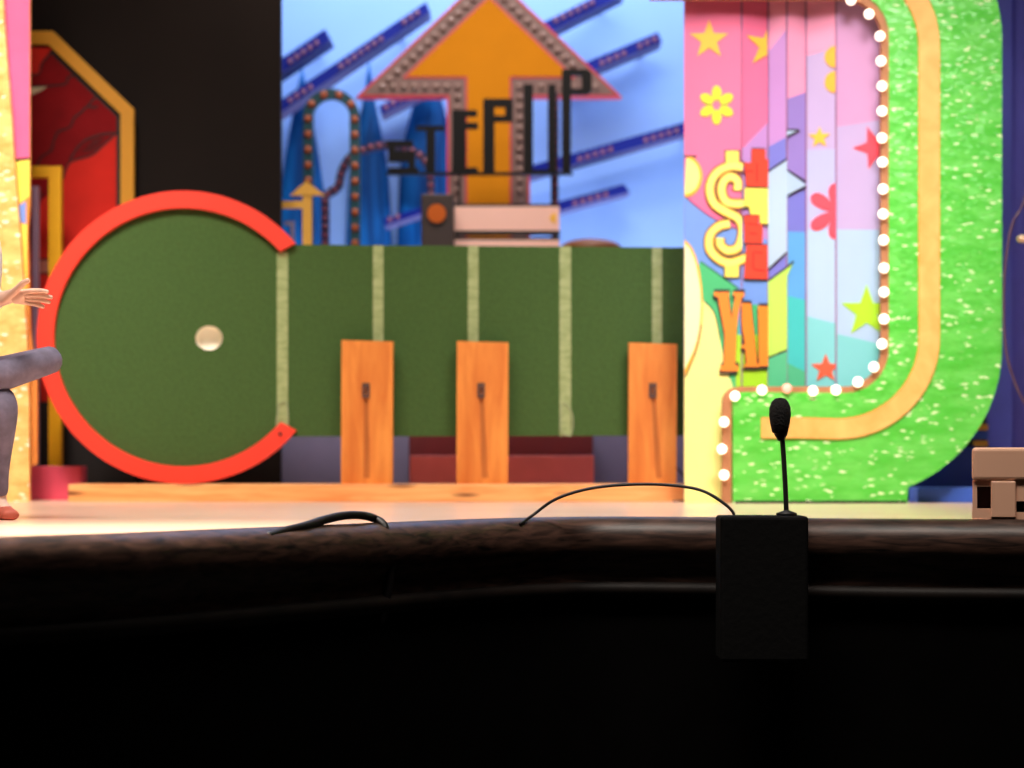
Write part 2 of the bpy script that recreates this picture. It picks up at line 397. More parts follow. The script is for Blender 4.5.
# dark cabinet with a round amber lamp
D = 13.55
cb = thing('dark_cabinet', 'tall dark brown cabinet with one round amber lens beside the pale counter', 'cabinet', (wx(437, D), D+.15, 0))
bm = bevbox(wx(421, D), wx(453.5, D), D, D+.3, 0, wz(194, D), .008); obj('cabinet_body', bm, mat('cabinet_brown', (52, 36, 32), .6), cb)
bm = bmesh.new(); prism(bm, P2(arc(436.7, 213.5, 9.4, 0, 345, 23), D), D-.015, D); obj('round_lens', bm, mat('lens_amber', (190, 88, 14), .35), cb)
bm = bmesh.new(); prism(bm, P2(arc(436.7, 213.5, 11, 0, 345, 23), D), D-.008, D); obj('lens_rim', bm, M_blk, cb)
# brown dome
D = 13.6; bm = bmesh.new(); cx = wx(592, D); r = 31*D/F
pr = [(r*math.cos(a), wz(245, D)+9.5*D/F*math.sin(a)) for a in [PI/2*i/8 for i in range(9)]][::-1]
pr[0] = (0, pr[0][1]); pr += [(r*.95, wz(262, D)), (r*.7, wz(300, D)), (r*.7, 0)]
lathe(bm, pr, cx, D+.2, 32); obj('domed_pedestal', bm, mat('dome_brown', (112, 60, 12), .5), label='brown dome topped pedestal showing just above the putting board, right of the counter', cat='pedestal', smooth=True)

# small signpost arrow
D = 13.2
sp = thing('signpost_arrow', 'small yellow arrow signpost with a side arm beside the bulb arch', 'signpost', (wx(306.5, D), D+.03, 0))
M_ya = mat('signpost_yellow', (228, 168, 62), .5)
plate('arrow_head', [(306.5, 181), (325, 195), (290, 195)], D, .05, M_ya, sp)
plate('pole', R(302.5, 195, 311.5, gy(D)), D+.005, .04, M_ya, sp)
plate('side_arm', R(276, 201, 302.5, 208), D+.005, .04, M_ya, sp)
D = 13.1
plate('grey_bracket', [(284, 221), (294, 221), (294, gy(D)), (290.5, gy(D)), (290.5, 225), (284, 225)], D, .04, mat('bracket_grey', (110, 100, 130), .5), label='thin grey bent bracket peeking over the red ring end below the signpost arrow', cat='bracket')

# ------------------------------------------------ black flat and red arched panel (left)
D = 12.95; g = gy(D)
M_flat = mat('flat_black', (30, 22, 19), .9, spec=.2, var=.12, scale=2)
plate('black_flat', R(-150, -420, 281, g), D, .06, M_flat, label='tall plain black wall flat behind the red arched panel', cat='wall flat')
D = 12.8; g = gy(D)
ap = thing('arched_scenery_flat', 'red cut-corner panel with gold border and black cloud lines', 'panel', (wx(20, D), D+.05, 0))
O = [(-13, 31), (53, 31), (133.5, 108.5), (133.5, g), (-93, g), (-93, 108.5)]
def insg(d): return [(x, min(y, g) if y < g-40 else g) for x, y in inset(O, d)]
M_gb = mat('border_gold', (222, 150, 22), .5, var=.03); M_red1 = mat('panel_red', (138, 16, 22), .85, spec=.2, var=.2, scale=5); M_red2 = mat('panel_bright_red', (214, 42, 32), .85, spec=.2, var=.08)
M_ink = mat('ink_black', (18, 8, 8), .6)
bm = bmesh.new(); prism(bm, P2(O, D), D, D+.05, [P2(inset(O, 13)[:3]+[(inset(O, 13)[3][0], g-2), (inset(O, 13)[4][0], g-2)]+inset(O, 13)[5:], D)]); obj('gold_border', bm, M_gb, ap)
bm = bmesh.new()
def dec(poly, off, mi): prism(bm, P2(poly, D), D+.03-off, D+.045, mi=mi)
prism(bm, P2(insg(12.5), D), D+.03, D+.045, mi=0)
dec(insg(18), .002, 1)
dec([(-40, 47), (51, 47), (41, 62), (37, 73), (-40, 73)], .004, 2)
L5 = sp2([(116, 132.4), (99.6, 147.6), (90, 155), (71.5, 160.5), (65.7, 167.5), (60, 185)], 4)
dec(L5+[(40, 200), (20, 300), (20, g), (115, g), (115.5, 140)], .004, 2)
dec([(20, 86), (47, 85.6), (40, 90), (20, 99)], .005, 3)
dec(R(30, 260, 52, 272), .005, 4)
for ln in ([(20, 73), (37.5, 73), (41, 62), (53, 50)], [(20, 86), (62, 84), (67, 77), (76, 74)], [(97, 105.5), (92, 107), (87, 105.5), (80, 112), (73, 118), (69, 126.6), (57.5, 131), (53, 140), (50, 150), (41, 156), (35, 166)],
           [(87, 105), (95, 96)], [(116, 132.4), (99.6, 134), (83, 140.6), (74, 151), (69, 160)], [(30, 195), (42, 194)], [(30, 259), (50, 259)], [(30, 273), (50, 273)]):
    dec(buffer(sp2(ln, 4), 1.6), .007, 5)
dec(buffer(L5, 1.6), .007, 5)
for k in range(4): dec(buffer([(82+3*k, 150-3.2*k), (97+2*k, 148-3.5*k)], .8), .007, 5)
prism(bm, P2(R(-60, 402, 134, g), D), D-.006, D+.045, mi=5)
obj('painted_field', bm, [M_ink, M_red1, M_red2, mat('cream_mark', (220, 200, 160)), mat('tan_mark', (190, 110, 95)), M_ink], ap)
D = 12.4; g = gy(D)
plate('yellow_gate_frame', [(-20, 166), (61, 166), (61, g), (48.5, g), (48.5, 177), (-20, 177)], D, .06, mat('gate_yellow', (246, 176, 14), .45), label='yellow right-angled frame standing before the red arched panel', cat='frame')
D = 12.1
plate('lilac_post', [(27, 186), (38, 186), (38, gy(D)), (32, gy(D)), (32, 190), (27, 190)], D, .05, mat('post_lilac', (158, 124, 150), .5), label='thin lilac grey post at the left, hooked at its top', cat='post')

# left folding screen edge with its cream glitter border
D = 11.6; g = gy(D)
ls = thing('painted_screen', 'pink and yellow painted screen at the far left, cut by the picture edge', 'folding screen', (wx(-40, D), D+.02, 0))
bm = bmesh.new()
def lay(poly, k, mi): prism(bm, P2(poly, D), D-.001*k, D+.03, mi=mi)
lay([(-120, -350), (30, -350), (30, 205), (28, 230), (30, 330), (37, 385), (37, 464), (30, 466), (30, g), (-120, g)], 0, 3)
lay([(-120, -350), (29.5, -350), (29.5, 158), (-120, 158)], 1, 0)
lay(buffer([(-60, 164), (8, 161), (29.5, 158.5)], 2.4), 2, 1)
lay([(-60, 163), (29.8, 160), (29.8, 196), (16, 206), (-60, 206)], 1, 2)
lay([(-60, 207), (17, 207), (26, 201), (26, 224), (17, 220), (-60, 220)], 2, 4)
lay(R(-60, 224, 27, g-1), 1, 2)
obj('painted_panel', bm, [mat('screen_pink', (244, 96, 146), .6), M_ink, mat('screen_yellow', (252, 222, 84), .6), mat('screen_orange', (226, 140, 60), .6), mat('screen_blue', (120, 150, 225), .6)], ls)
M_cream = glitter('cream_glitter', (248, 176, 96), (255, 250, 220), 40, .93, mid=(252, 208, 128))
bm = bmesh.new(); D = 11.5; g = gy(D)
prism(bm, P2(sp2([(-4, -350), (1, -60), (3, 0), (7, 60), (11, 110), (14, 160), (17, 200), (21, 250), (25, 310), (28.5, 390), (29, g)], 4)+[(-70, g), (-70, -350)], D), D, D+.04); obj('glitter_border', bm, M_cream, ls)
D = 11.95
bx = bevbox(wx(22, D), wx(82, D), D, D+.14, 0, wz(466, D), .006)
obj('pink_plinth', bx, mat('plinth_pink', (216, 72, 96), .5), label='low pink plinth on the floor left of the wooden plank', cat='plinth')

# ------------------------------------------------ what shows under the board
D = 12.98
plate('lilac_riser', R(281, 395, 700, gy(D)), D, .05, mat('riser_lilac', (112, 106, 140), .7), label='grey lilac riser board low behind the putting board', cat='riser')
rs = thing('red_steps', 'two low red steps behind the putting board', 'steps', (wx(502, 12.6), 12.8, 0))
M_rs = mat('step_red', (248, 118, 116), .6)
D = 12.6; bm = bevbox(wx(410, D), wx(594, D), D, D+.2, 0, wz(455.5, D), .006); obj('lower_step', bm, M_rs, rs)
D = 12.8; bm = bevbox(wx(409, D), wx(593, D), D, D+.15, 0, wz(432, D), .006); obj('upper_step', bm, mat('step_red_shaded', (104, 30, 38), .6), rs)  # shade on the upper step painted in as a darker red

# ------------------------------------------------ the putting board
D = 11.75
M_turf = mat('turf_green', (60, 88, 38), .95, var=.10, scale=60, bump=.4)
M_ring = mat('ring_red', (244, 62, 44), .45, var=.03)
M_tape = wood('tape_white', (166, 176, 124), (132, 148, 92), stretch=(1, 1, 3), scale=14, rough=.7)
pb = thing('putting_board', 'upright green putting board with a red ringed round end, standing on the plank', 'game board', (wx(400, D), D+.03, wz(484, D)))
cxp, cyp, Ro, Ri = 184, 337.5, 146, 129
th = math.degrees(math.asin(90/Ro))
outl = arc(cxp, cyp, Ri+4, 46, 314, 60)+[(283, 244.5), (690, 247.5), (690, 435.5), (283, 436.5)]
hole = arc(209, 338, 13.6, 0, 350, 30, ry=12.2)
bm = bmesh.new(); prism(bm, P2(outl, D), D, D+.04, [P2(hole, D)]); obj('turf', bm, M_turf, pb)
bm = bmesh.new(); prism(bm, P2(arc(cxp, cyp, Ro, 39.5, 320, 72)+arc(cxp, cyp, Ri, 318.5, 41, 72), D), D-.035, D+.03); obj('ring', bm, M_ring, pb)
for x0, x1, y0, y1 in ((277, 288, 252, 427), (373, 383.5, 245.5, 436), (468, 478.5, 246, 436), (559.5, 571, 246.5, 436), (652, 662, 247.5, 436)):
    bm = bmesh.new(); prism(bm, P2(R(x0, y0, x1, y1), D), D-.004, D); obj('distance_line', bm, M_tape, pb)
# hole cup: a white cup recessed behind the turf
bm = bmesh.new(); c = Vector((wx(209, D), 0, wz(338, D))); rx, rz = 13.6*D/F, 12.2*D/F; rr = []
for k, (s, y) in enumerate(((1.0, D-.003), (1.0, D+.02), (.93, D+.06), (.75, D+.075), (.3, D+.08))):
    rr.append([bm.verts.new((c.x+rx*s*math.cos(2*PI*i/28), y, c.z+rz*s*math.sin(2*PI*i/28))) for i in range(28)])
for A, B in zip(rr, rr[1:]):
    for i in range(28): bm.faces.new([A[i], A[(i+1) % 28], B[(i+1) % 28], B[i]])
bm.faces.new(rr[-1])
obj('hole_cup', bm, mat('cup_white', (255, 244, 226), .5), pb, smooth=True)
# torn tape ends and a bolt on the ring end
for pts in ([(276, 432), (279, 406), (287, 404), (288, 428), (284, 436)], [(560, 430), (562, 404), (569, 408), (573, 420), (570, 436)]):
    bm = bmesh.new(); prism(bm, P2(buffer(sp2(pts+[pts[0]], 4), 1.2), D), D-.012, D-.005); obj('loose_tape', bm, mat('tape_grey', (150, 160, 120)), pb)
bm = bmesh.new(); prism(bm, P2(arc(281, 434, 2, 0, 330, 11), D), D-.042, D-.035); obj('bolt', bm, M_ink, pb)

# wooden struts propped against the board
M_st = wood('strut_wood', (236, 150, 66), (204, 108, 38), stretch=(5, 5, .8), scale=3.2, rough=.45)
M_dk = mat('slot_dark', (120, 70, 34), .7); M_mt = mat('slot_hook', (90, 60, 50), .5)
D = 11.62
for i, (x0, x1, yt, sx, sb, lab) in enumerate(((341.5, 393, 340, 366, 367, 'upright orange wooden strut nearest the red ring'), (457, 508.5, 341, 481, 485, 'upright orange wooden strut in the middle, before the red steps'), (629, 677, 342.5, 652.5, 659, 'upright orange wooden strut beside the yellow edge of the folding screen'))):
    t = thing('wooden_strut', lab, 'strut', (wx((x0+x1)/2, D), D+.05, wz(484, D)), 'wooden struts of the putting board')
    zb = 484.2
    slot = [(sx-2, 386), (sx+2, 386), (sb+3, 478), (sb-3, 478)]
    bm = bmesh.new(); prism(bm, P2([(x0, yt), (x1, yt+1.5), (x1-.5, zb), (x0-.5, zb)], D), D, D+.07, [P2(slot, D)]); obj('board', bm, M_st, t)
    bm = bmesh.new(); prism(bm, P2([(sx-2, 386), (sx+2, 386), (sb+3, 478), (sb-3, 478)], D), D+.012, D+.06); obj('slot_strip', bm, wood('slot_wood', (200, 118, 48), (170, 90, 34), stretch=(9, 9, .8)) if 'slot_wood' not in MC else MC['slot_wood'], t)
    bm = bmesh.new(); prism(bm, P2(R(sx-3.8, 383, sx+3.8, 398), D), D-.006, D+.002, [P2(R(sx-1.2, 387, sx+1.2, 394), D)]); obj('slot_plate', bm, M_mt, t)
# long plank they stand on
D = 11.5
bm = bevbox(wx(68, D), wx(692, D), D, D+.42, 0, wz(484.3, D), .005)
obj('wooden_plank', bm, wood('plank_wood', (250, 186, 116), (226, 140, 70), stretch=(.9, 4, 9), scale=2.6, rough=.5, knots=True), label='long orange wooden plank on the stage floor under the putting board', cat='plank')

# ------------------------------------------------ folding screen (right)
D0 = 11.27
folds = [(684, 11.24), (741, 11.24), (768, 11.275), (786, 11.24), (806, 11.275), (835, 11.24), (896, 11.27)]
FX = [(wx(p, D0), d) for p, d in folds]
def clip(poly, x, keep_right):
    out = []
    for i in range(len(poly)):
        a, b = poly[i-1], poly[i]; ia = (a[0] >= x) == keep_right; ib = (b[0] >= x) == keep_right
        if ia != ib:
            t = (x-a[0])/(b[0]-a[0]); out.append((x, a[1]+t*(b[1]-a[1])))
        if ib: out.append(b)
    return out
fs = thing('folding_screen', 'accordion folding screen painted pink, lavender, blue and yellow with stars inside the green frame', 'folding screen', (wx(786, D0), D0+.05, 0))
sbm = bmesh.new(); SM = []
def smat(name, rgb):
    m = mat('paint_'+name, rgb, .55, var=.02)
    if m not in SM: SM.append(m)
    return SM.index(m)
LAY = [0]
def paint(poly, mi, only=None, solid=False, lift=None):
    """lays a shape on the folded face, following its folds"""
    LAY[0] += 1
    off = (lift if lift is not None else .0006*LAY[0]/4)
    pw = P2(poly, D0)
    for i in range(len(FX)-1):
        if only is not None and i not in only: continue
        (xa, ya), (xb, yb) = FX[i], FX[i+1]
        q = clip(clip(pw, xa, True), xb, False) if len(pw) > 2 else []
        if len(q) < 3: continue
        tri = tessellate_polygon([[Vector((x, z, 0)) for x, z in q]])
        fy = lambda x: ya+(yb-ya)*(x-xa)/(xb-xa)
        vf = [sbm.verts.new((x, fy(x)-off, z)) for x, z in q]
        for t in tri:
            try: f = sbm.faces.new([vf[k] for k in t]); f.material_index = mi
            except ValueError: pass
        vb = [sbm.verts.new((x, fy(x)+(.03 if solid else 0), z)) for x, z in q]
        for k in range(len(q)):
            f = sbm.faces.new([vf[k], vf[(k+1) % len(q)], vb[(k+1) % len(q)], vb[k]]); f.material_index = mi
        if solid:
            for t in tri: f = sbm.faces.new([vb[k] for k in t[::-1]]); f.material_index = mi
g = gy(D0)
T = -95
lav = smat('lavender', (188, 166, 214)); pink = smat('pink', (250, 112, 158)); pk2 = smat('pink_light', (250, 158, 196)); lil = smat('lilac', (192, 140, 208))
per = smat('periwinkle', (120, 122, 212)); blu = smat('blue', (112, 152, 228)); sky = smat('sky', (96, 168, 232)); teal = smat('teal', (70, 196, 196)); pale = smat('pale_blue', (172, 198, 232))
pteal = smat('pale_teal', (124, 202, 208)); cream = smat('cream', (255, 246, 150)); yel = smat('yellow', (255, 232, 96)); lime = smat('lime', (176, 226, 40)); grn = smat('green', (70, 186, 118))
ink = smat('ink', (40, 22, 30)); org = smat('orange', (244, 138, 40)); red = smat('red', (238, 68, 44)); gold = smat('gold', (250, 190, 60)); cor = smat('coral', (244, 72, 92)); ltg = smat('light_lime', (186, 236, 96)); sea = smat('sea_green', (84, 188, 140)); lblue = smat('light_blue', (176, 202, 234)); oyel = smat('amber', (250, 180, 50))
paint(R(684, T, 905, g), lav, solid=True, lift=0)
S = lambda i: [i]
paint(R(684, T, 741, 300), pink, S(0)); paint(R(741, T, 768, 165), pk2 if 0 else pink, S(1))
paint([(741, 150), (768, 122), (768, 290), (741, 290)], lil, S(1))
paint([(768, T), (786, T), (786, 30), (768, 52)], pk2, S(2)); paint([(768, 52), (786, 30), (786, 138), (768, 147)], lil, S(2)); paint([(768, 147), (786, 138), (786, 300), (768, 300)], per, S(2))
paint([(786, T), (806, T), (806, 92), (786, 100)], pk2, S(3)); paint([(786, 100), (806, 92), (806, 190), (786, 185)], smat('violet', (152, 128, 206)), S(3)); paint(R(786, 186, 806, 232), per, S(3)); paint([(786, 232), (806, 232), (806, 300), (786, 296)], sky, S(3)); paint([(786, 296), (806, 300), (806, 420), (786, 420)], teal, S(3)); paint([(786, 363), (806, 372), (806, 420), (786, 420)], sea, S(3))
paint([(806, T), (835, T), (835, 48), (806, 56)], pk2, S(4)); paint(R(806, 150, 835, 232), smat('grey_lav', (178, 180, 228)), S(4)); paint([(806, 230), (835, 230), (835, 324), (806, 316)], pale, S(4)); paint([(806, 316), (835, 324), (835, 420), (806, 420)], pteal, S(4))
paint([(835, T), (905, T), (905, 116), (835, 128)], smat('rose_lav', (206, 150, 200)), S(5)); paint([(835, 128), (905, 116), (905, 232), (835, 230)], lav, S(5)); paint([(835, 230), (905, 230), (905, 350), (835, 334)], pale, S(5)); paint([(835, 334), (905, 350), (905, 420), (835, 420)], pteal, S(5))
# left panel landscape
paint([(684, 196)]+sp2([(690, 202), (705, 214), (718, 222), (741, 232)], 3)+[(768, 240), (768, 345), (684, 345)], blu, [0, 1]); paint(buffer(sp2([(684, 196), (690, 202), (705, 214), (718, 222), (741, 232)], 3), 1.6), smat('plum_line', (120, 50, 110)), S(0))
paint([(700, 262), (737, 289), (741, 420), (684, 420), (684, 300)], grn, S(0)); paint(R(741, 305, 768, 420), grn, S(1)); paint(buffer([(700, 262), (738, 289)], 1.4), smat('dark_green', (20, 90, 50)), S(0))
paint(R(735, 335, 768, g), lime, [0, 1])
paint(sp2([(684, 290), (704, 302), (714, 316), (720, 345), (728, 375), (737, 400)], 4)+[(738, g), (684, g)], cream, S(0)); paint(R(738, 372, 768, g), lime, [0, 1]); paint(buffer(sp2([(704, 302), (714, 314), (720, 340)], 4), 1.3), ink, S(0)); paint(R(736, 396, 768, g), cream, [0, 1])
paint([(684, 240)]+sp2([(690, 246), (697, 262), (702, 295), (701, 325), (696, 350), (684, 377)], 5), oyel, S(0)); paint([(684, 244)]+sp2([(689, 249), (695, 264), (700, 295), (699, 325), (694, 348), (684, 370)], 5), smat('cream_light', (255, 250, 190)), S(0))
paint(buffer(sp2([(701, 325), (696, 350), (685, 377)], 5), 1.4), ink, S(0))
paint(arc(684, 177, 18, -82, 80, 14, ry=21)+[(684, 198)], oyel, S(0)); paint(arc(684, 177, 15, -82, 80, 14, ry=18)+[(684, 195)], smat('cream_y', (255, 244, 140)), S(0)); paint(buffer([(684, 157), (696, 157.5)], 1.6), ink, S(0))
paint(star(708.5, 41, 20, 8.2), gold, S(0))
for k in range(6):
    a = PI*k/3; fx, fy = 716+11*math.sin(a), 106-12*math.cos(a); pts = []
    for q in range(14):
        b = 2*PI*q/14; u, v = 5*math.cos(b), 7.5*math.sin(b); pts.append((fx+u*math.cos(a)-v*math.sin(a), fy+u*math.sin(a)+v*math.cos(a)))
    paint(pts, smat('yellow_green', (206, 218, 40)), S(0))
paint(star(768, 46, 24, 9, rot=.1), gold, S(1))
for yy in (58, 83): paint(arc(835, yy, 11, 0, 350, 20), oyel, S(4))
paint(star(819, 138, 11), gold, S(4)); paint(star(874, 148, 22, rot=-.35), cor, S(5)); paint(star(866, 312, 27, 11, rot=.0), lime, S(5)); paint(star(825, 369, 15), smat('red_orange', (240, 92, 60)), S(4))
def petal(a, l=24, wd=9, c=(835, 212)):
    a = math.radians(a); pts = []
    for q in range(16):
        b = 2*PI*q/16; u = l*.5+l*.5*math.cos(b); v = wd*math.sin(b)*(.35+.65*u/l)
        pts.append((c[0]-u*math.cos(a)+v*math.sin(a), c[1]-u*math.sin(a)-v*math.cos(a)))
    return pts
for a in (35, -35, 88, -88): paint(petal(a, 29 if abs(a) < 80 else 28), cor, S(4))
seam = smat('seam', (150, 96, 140))
for sx in (741, 768, 786, 806, 835): paint([(sx-.7, T), (sx+.7, T), (sx+.7, 392), (sx-.7, 392)], seam)
# white burst pieces and ink lines
paint([(766, 174), (786, 160), (786, 255), (766, 272)], lblue, S(2)); paint(buffer([(766, 173), (786, 160)], 2), ink, S(2)); paint(buffer([(768, 270), (786, 253)], 2), ink, S(2))
paint([(786, 172), (806, 185), (786, 196)], lblue, S(3)); paint(buffer([(786, 171), (806, 182)], 2), ink, S(3)); paint(buffer([(786, 197), (806, 187)], 2), ink, S(3))
paint([(786, 131), (798, 131), (786, 138)], lblue, S(3)); paint(buffer([(786, 131), (798, 130.5)], 1.8), ink, S(3)); paint(buffer([(799, 131), (786, 138)], 1.8), ink, S(3))
paint([(766, 281), (786, 268), (786, 352), (766, 358)], ltg, S(2)); paint([(786, 268), (792, 265), (786, 277)], ltg, S(3)); paint([(766, 358), (786, 352), (786, 420), (766, 420)], sea, S(2))
paint(buffer([(768, 281), (786, 268), (793, 262)], 2), ink, [2, 3]); paint(buffer([(768, 358), (786, 350.5)], 2), ink, S(2))
# the big yellow currency sign and blocks
k3 = lambda pts: [(690+x/5.12, 140+y/5.12) for x, y in pts]
strokes = [k3(sp2(p, 5)) for p in (
    [(290, 150), (215, 138), (150, 160), (110, 205), (98, 265), (120, 330), (180, 372), (235, 400), (262, 440), (262, 500), (240, 555), (190, 570), (152, 540), (150, 505)],
    [(240, 262), (238, 215), (205, 193), (170, 215), (158, 265), (180, 318), (235, 332), (300, 325)],
    [(200, 432), (145, 445), (100, 490), (98, 560), (140, 610), (200, 632), (290, 605)])]
stubs = [k3(R(180, 62, 245, 130)), k3(R(175, 635, 245, 705))]
for s in strokes: paint(buffer(s, 11), ink, [0, 1])
for s in stubs: paint([(x+(1.3 if x > 730 else -1.3), y+(1.3 if y > 200 else -1)) for x, y in s], ink, [0, 1])
for s in strokes: paint(buffer(s, 9), oyel, [0, 1])
for s in stubs: paint(s, yel, [0, 1])
for s in strokes: paint(buffer(s, 6.2), smat('yellow_light', (255, 240, 120)), [0, 1])
BL = [(k3([(312, 50), (385, 50), (385, 100), (400, 100), (400, 240), (285, 240), (275, 120), (312, 120)]), red), (k3([(275, 250), (400, 250), (400, 430), (358, 430), (355, 385), (305, 385), (300, 345), (275, 345)]), yel),
      (k3([(275, 390), (350, 390), (350, 430), (370, 440), (370, 530), (275, 530)]), red), (k3([(285, 540), (395, 540), (395, 712), (272, 712)]), red)]
for p, c in BL: paint([(x-.3, y+1.8) for x, y in p], ink, S(1))
for p, c in BL: paint([(x, y-1.2) for x, y in p[:2]]+p[2:], ink, S(1)); paint(p, c, S(1))
for a, b in (((275, 165), (320, 165)), ((340, 120), (340, 220)), ((290, 432), (345, 436)), ((300, 480), (340, 484)), ((320, 575), (370, 580)), ((320, 580), (320, 660)), ((320, 665), (385, 672))):
    paint(buffer(k3([a, b]), 1.4), smat('dark_red', (170, 30, 26)), S(1))
k4 = lambda pts: [(690+x/5.909, 270+y/5.909) for x, y in pts]
Yp = k4([(135, 135), (228, 135), (222, 160), (240, 290), (262, 160), (250, 150), (250, 135), (315, 135), (315, 160), (300, 165), (268, 350), (260, 560), (280, 570), (280, 600), (175, 600), (175, 570), (195, 560), (200, 380), (160, 165), (140, 160)])
Ap = k4([(300, 200), (355, 200), (392, 545), (405, 575), (310, 575), (328, 552), (322, 470), (300, 465), (300, 445), (320, 440), (300, 330)])
Ip = k4([(400, 215), (460, 215), (460, 545), (468, 570), (398, 570), (405, 545)])
for q in (Yp, Ap, Ip): paint([(x-.9, y+3) for x, y in q], ink, [0, 1])
for q in (Yp, Ap, Ip): paint([(x+.6, y-2.8) for x, y in q], ink, [0, 1])
for q in (Yp, Ap, Ip): paint(q, org, [0, 1])
obj('painted_panels', sbm, SM, fs)

# ------------------------------------------------ green glitter frame with bulbs
D = 11.1; g = gy(D)
gf = thing('glitter_frame', 'big rounded green glitter frame with a peach stripe and glowing white bulbs', 'frame', (wx(868, D), D+.05, 0))
M_gg = glitter('green_glitter', (84, 196, 62), (235, 255, 200), 44, .945, (1, 1, 2.8), mid=(110, 212, 88))
out = [(733, g), (733, 404)]+arc(745, 404, 12, 180, 270, 6)[1:]+arc(845, 349, 44, 90, 0, 12)+arc(845, 35, 44, 0, -90, 12)+[(640, -9), (640, -112)]+arc(852, 38, 150, -90, 0, 20)+arc(852, 348, 150, 0, 68, 20)+[(907, g)]
bm = bmesh.new(); prism(bm, P2(out, D), D, D+.08); obj('glitter_panel', bm, M_gg, gf)
bandc = [(761, 428), (800, 428)]+arc(838, 338, 91, 90, 0, 18)+arc(838, 46, 91, 0, -90, 18)+[(660, -45)]
bm = bmesh.new(); prism(bm, P2(buffer(bandc, 20), D), D-.012, D); obj('peach_stripe', bm, wood('stripe_peach', (250, 196, 112), (240, 168, 84), stretch=(2, 2, 2), scale=4), gf)
bm = bmesh.new(); prism(bm, P2(buffer(bandc, 21.6), D), D-.008, D); obj('stripe_edge', bm, mat('stripe_dark', (214, 138, 40)), gf)
chan = [(727, g-.5), (727, 404)]+arc(739, 403, 12, 180, 270, 5)[1:]+arc(845, 350, 41, 90, 0, 12)+arc(845, 35, 41, 0, -90, 12)+[(650, -6)]
chan = [(x, min(y, g)) for x, y in chan]
bm = bmesh.new(); prism(bm, P2(buffer(chan, 9), D), D+.01, D+.06); obj('bulb_channel', bm, mat('channel_tan', (176, 116, 76), .6), gf)
BP = [(724, 475), (722, 449), (724, 422), (735, 396), (762, 390), (813, 391), (836, 390), (858, 382), (874, 367), (882, 344), (884, 319), (884, 292), (884, 268), (883.5, 240), (883, 214), (883, 189), (882.5, 162), (882, 138), (882, 111), (882, 86), (881, 61), (880, 36), (869, 14), (851, 0)]
M_bulb = mat('lit_bulb', (255, 236, 214), .4, emit=2.6)
bm = bmesh.new(); box(bm, wx(735, D), wx(906, D), D-.006, D, 0, .011); obj('base_gap_shade', bm, M_blk, gf)  # dark strip standing in for the shaded gap under the frame
bulbs(BP, D-.015, 5.0, M_bulb, gf, flat=.8)
bulbs([(787, 388.5)], D-.015, 5, mat('dim_bulb', (255, 170, 150), .4, emit=.9), gf)
# blue pieces right of the frame
D = 11.5; g = gy(D)
bm = bevbox(wx(909, D), wx(1000, D), D-.25, D, 0, wz(487.5, D-.25), .006); obj('blue_step', bm, mat('step_blue', (58, 98, 200), .5), label='low bright blue step at the foot of the green frame', cat='step')
D = 12.0
bl = thing('blue_stand', 'deep blue stand with gold fittings between the green frame and the purple blue drape', 'stand', (wx(950, D), D+.1, 0))
bm = bevbox(wx(890, D), wx(990, D), D, D+.2, 0, wz(446, D), .006); obj('stand_body', bm, mat('stand_blue', (26, 58, 140), .5), bl)
bm = bevbox(wx(940, D), wx(989, D), D+.02, D+.1, wz(439.5, D), wz(430.5, D), .004); obj('cross_bar', bm, mat('bar_mid_blue', (40, 80, 170), .5), bl)
bm = bevbox(wx(960, D), wx(988, D), D+.03, D+.15, wz(446, D), wz(402, D), .004); obj('upright', bm, mat('upright_black', (30, 20, 24), .6), bl)
for y0, y1, x0 in ((424.5, 430, 977), (440.5, 446.5, 974)):
    bm = bevbox(wx(x0, D), wx(988, D), D-.01, D+.03, wz(y1, D), wz(y0, D), .004); obj('gold_fitting', bm, mat('fitting_gold', (214, 150, 60), .35, metal=.3), bl)
# drape with shallow folds
D = 12.6; bm = bmesh.new(); n = 60; x0, x1 = wx(990, D), wx(1290, D); ztop = wz(-330, D)
V = [[bm.verts.new((x0+(x1-x0)*i/n, D+.025*math.sin(i*.8)+dy, z)) for i in range(n+1)] for dy, z in ((0, 0), (0, ztop), (.03, ztop), (.03, 0))]
for r_ in range(4):
    A, B = V[r_], V[(r_+1) % 4]
    for i in range(n): bm.faces.new([A[i], A[i+1], B[i+1], B[i]])
obj('blue_drape', bm, mat('drape_blue', (96, 92, 190), .85, scale=3), label='tall purple blue drape at the right edge of the picture', cat='drape', smooth=True)
D = 12.3
plate('blue_flat', R(930, -330, 1012, gy(D)-42), D+.22, .04, mat('flat_blue', (88, 92, 186), .8), label='blue wall flat showing just past the right edge of the green frame', cat='wall flat')
D = 10.9
wr = thing('hanging_wire', 'thin brown wire looping down at the far right with a small brass clip', 'wire', (wx(1024, D), D, wz(405, D)))
bm = bmesh.new(); tube(bm, smooth_path([(wx(a, D), D, wz(b, D)) for a, b in [(1052, -60), (1040, 80), (1027, 190), (1012, 225), (1005, 270), (1004, 315), (1007, 355), (1018, 390), (1035, 420)]], 6), .006, 8); obj('wire', bm, mat('wire_brown', (90, 62, 84), .5), wr, smooth=True)
bm = bmesh.new(); sphere(bm, (wx(1022, D), D-.01, wz(239, D)), .028, sz=.7); obj('clip', bm, mat('clip_brass', (214, 180, 150), .3, metal=.5), wr, smooth=True)

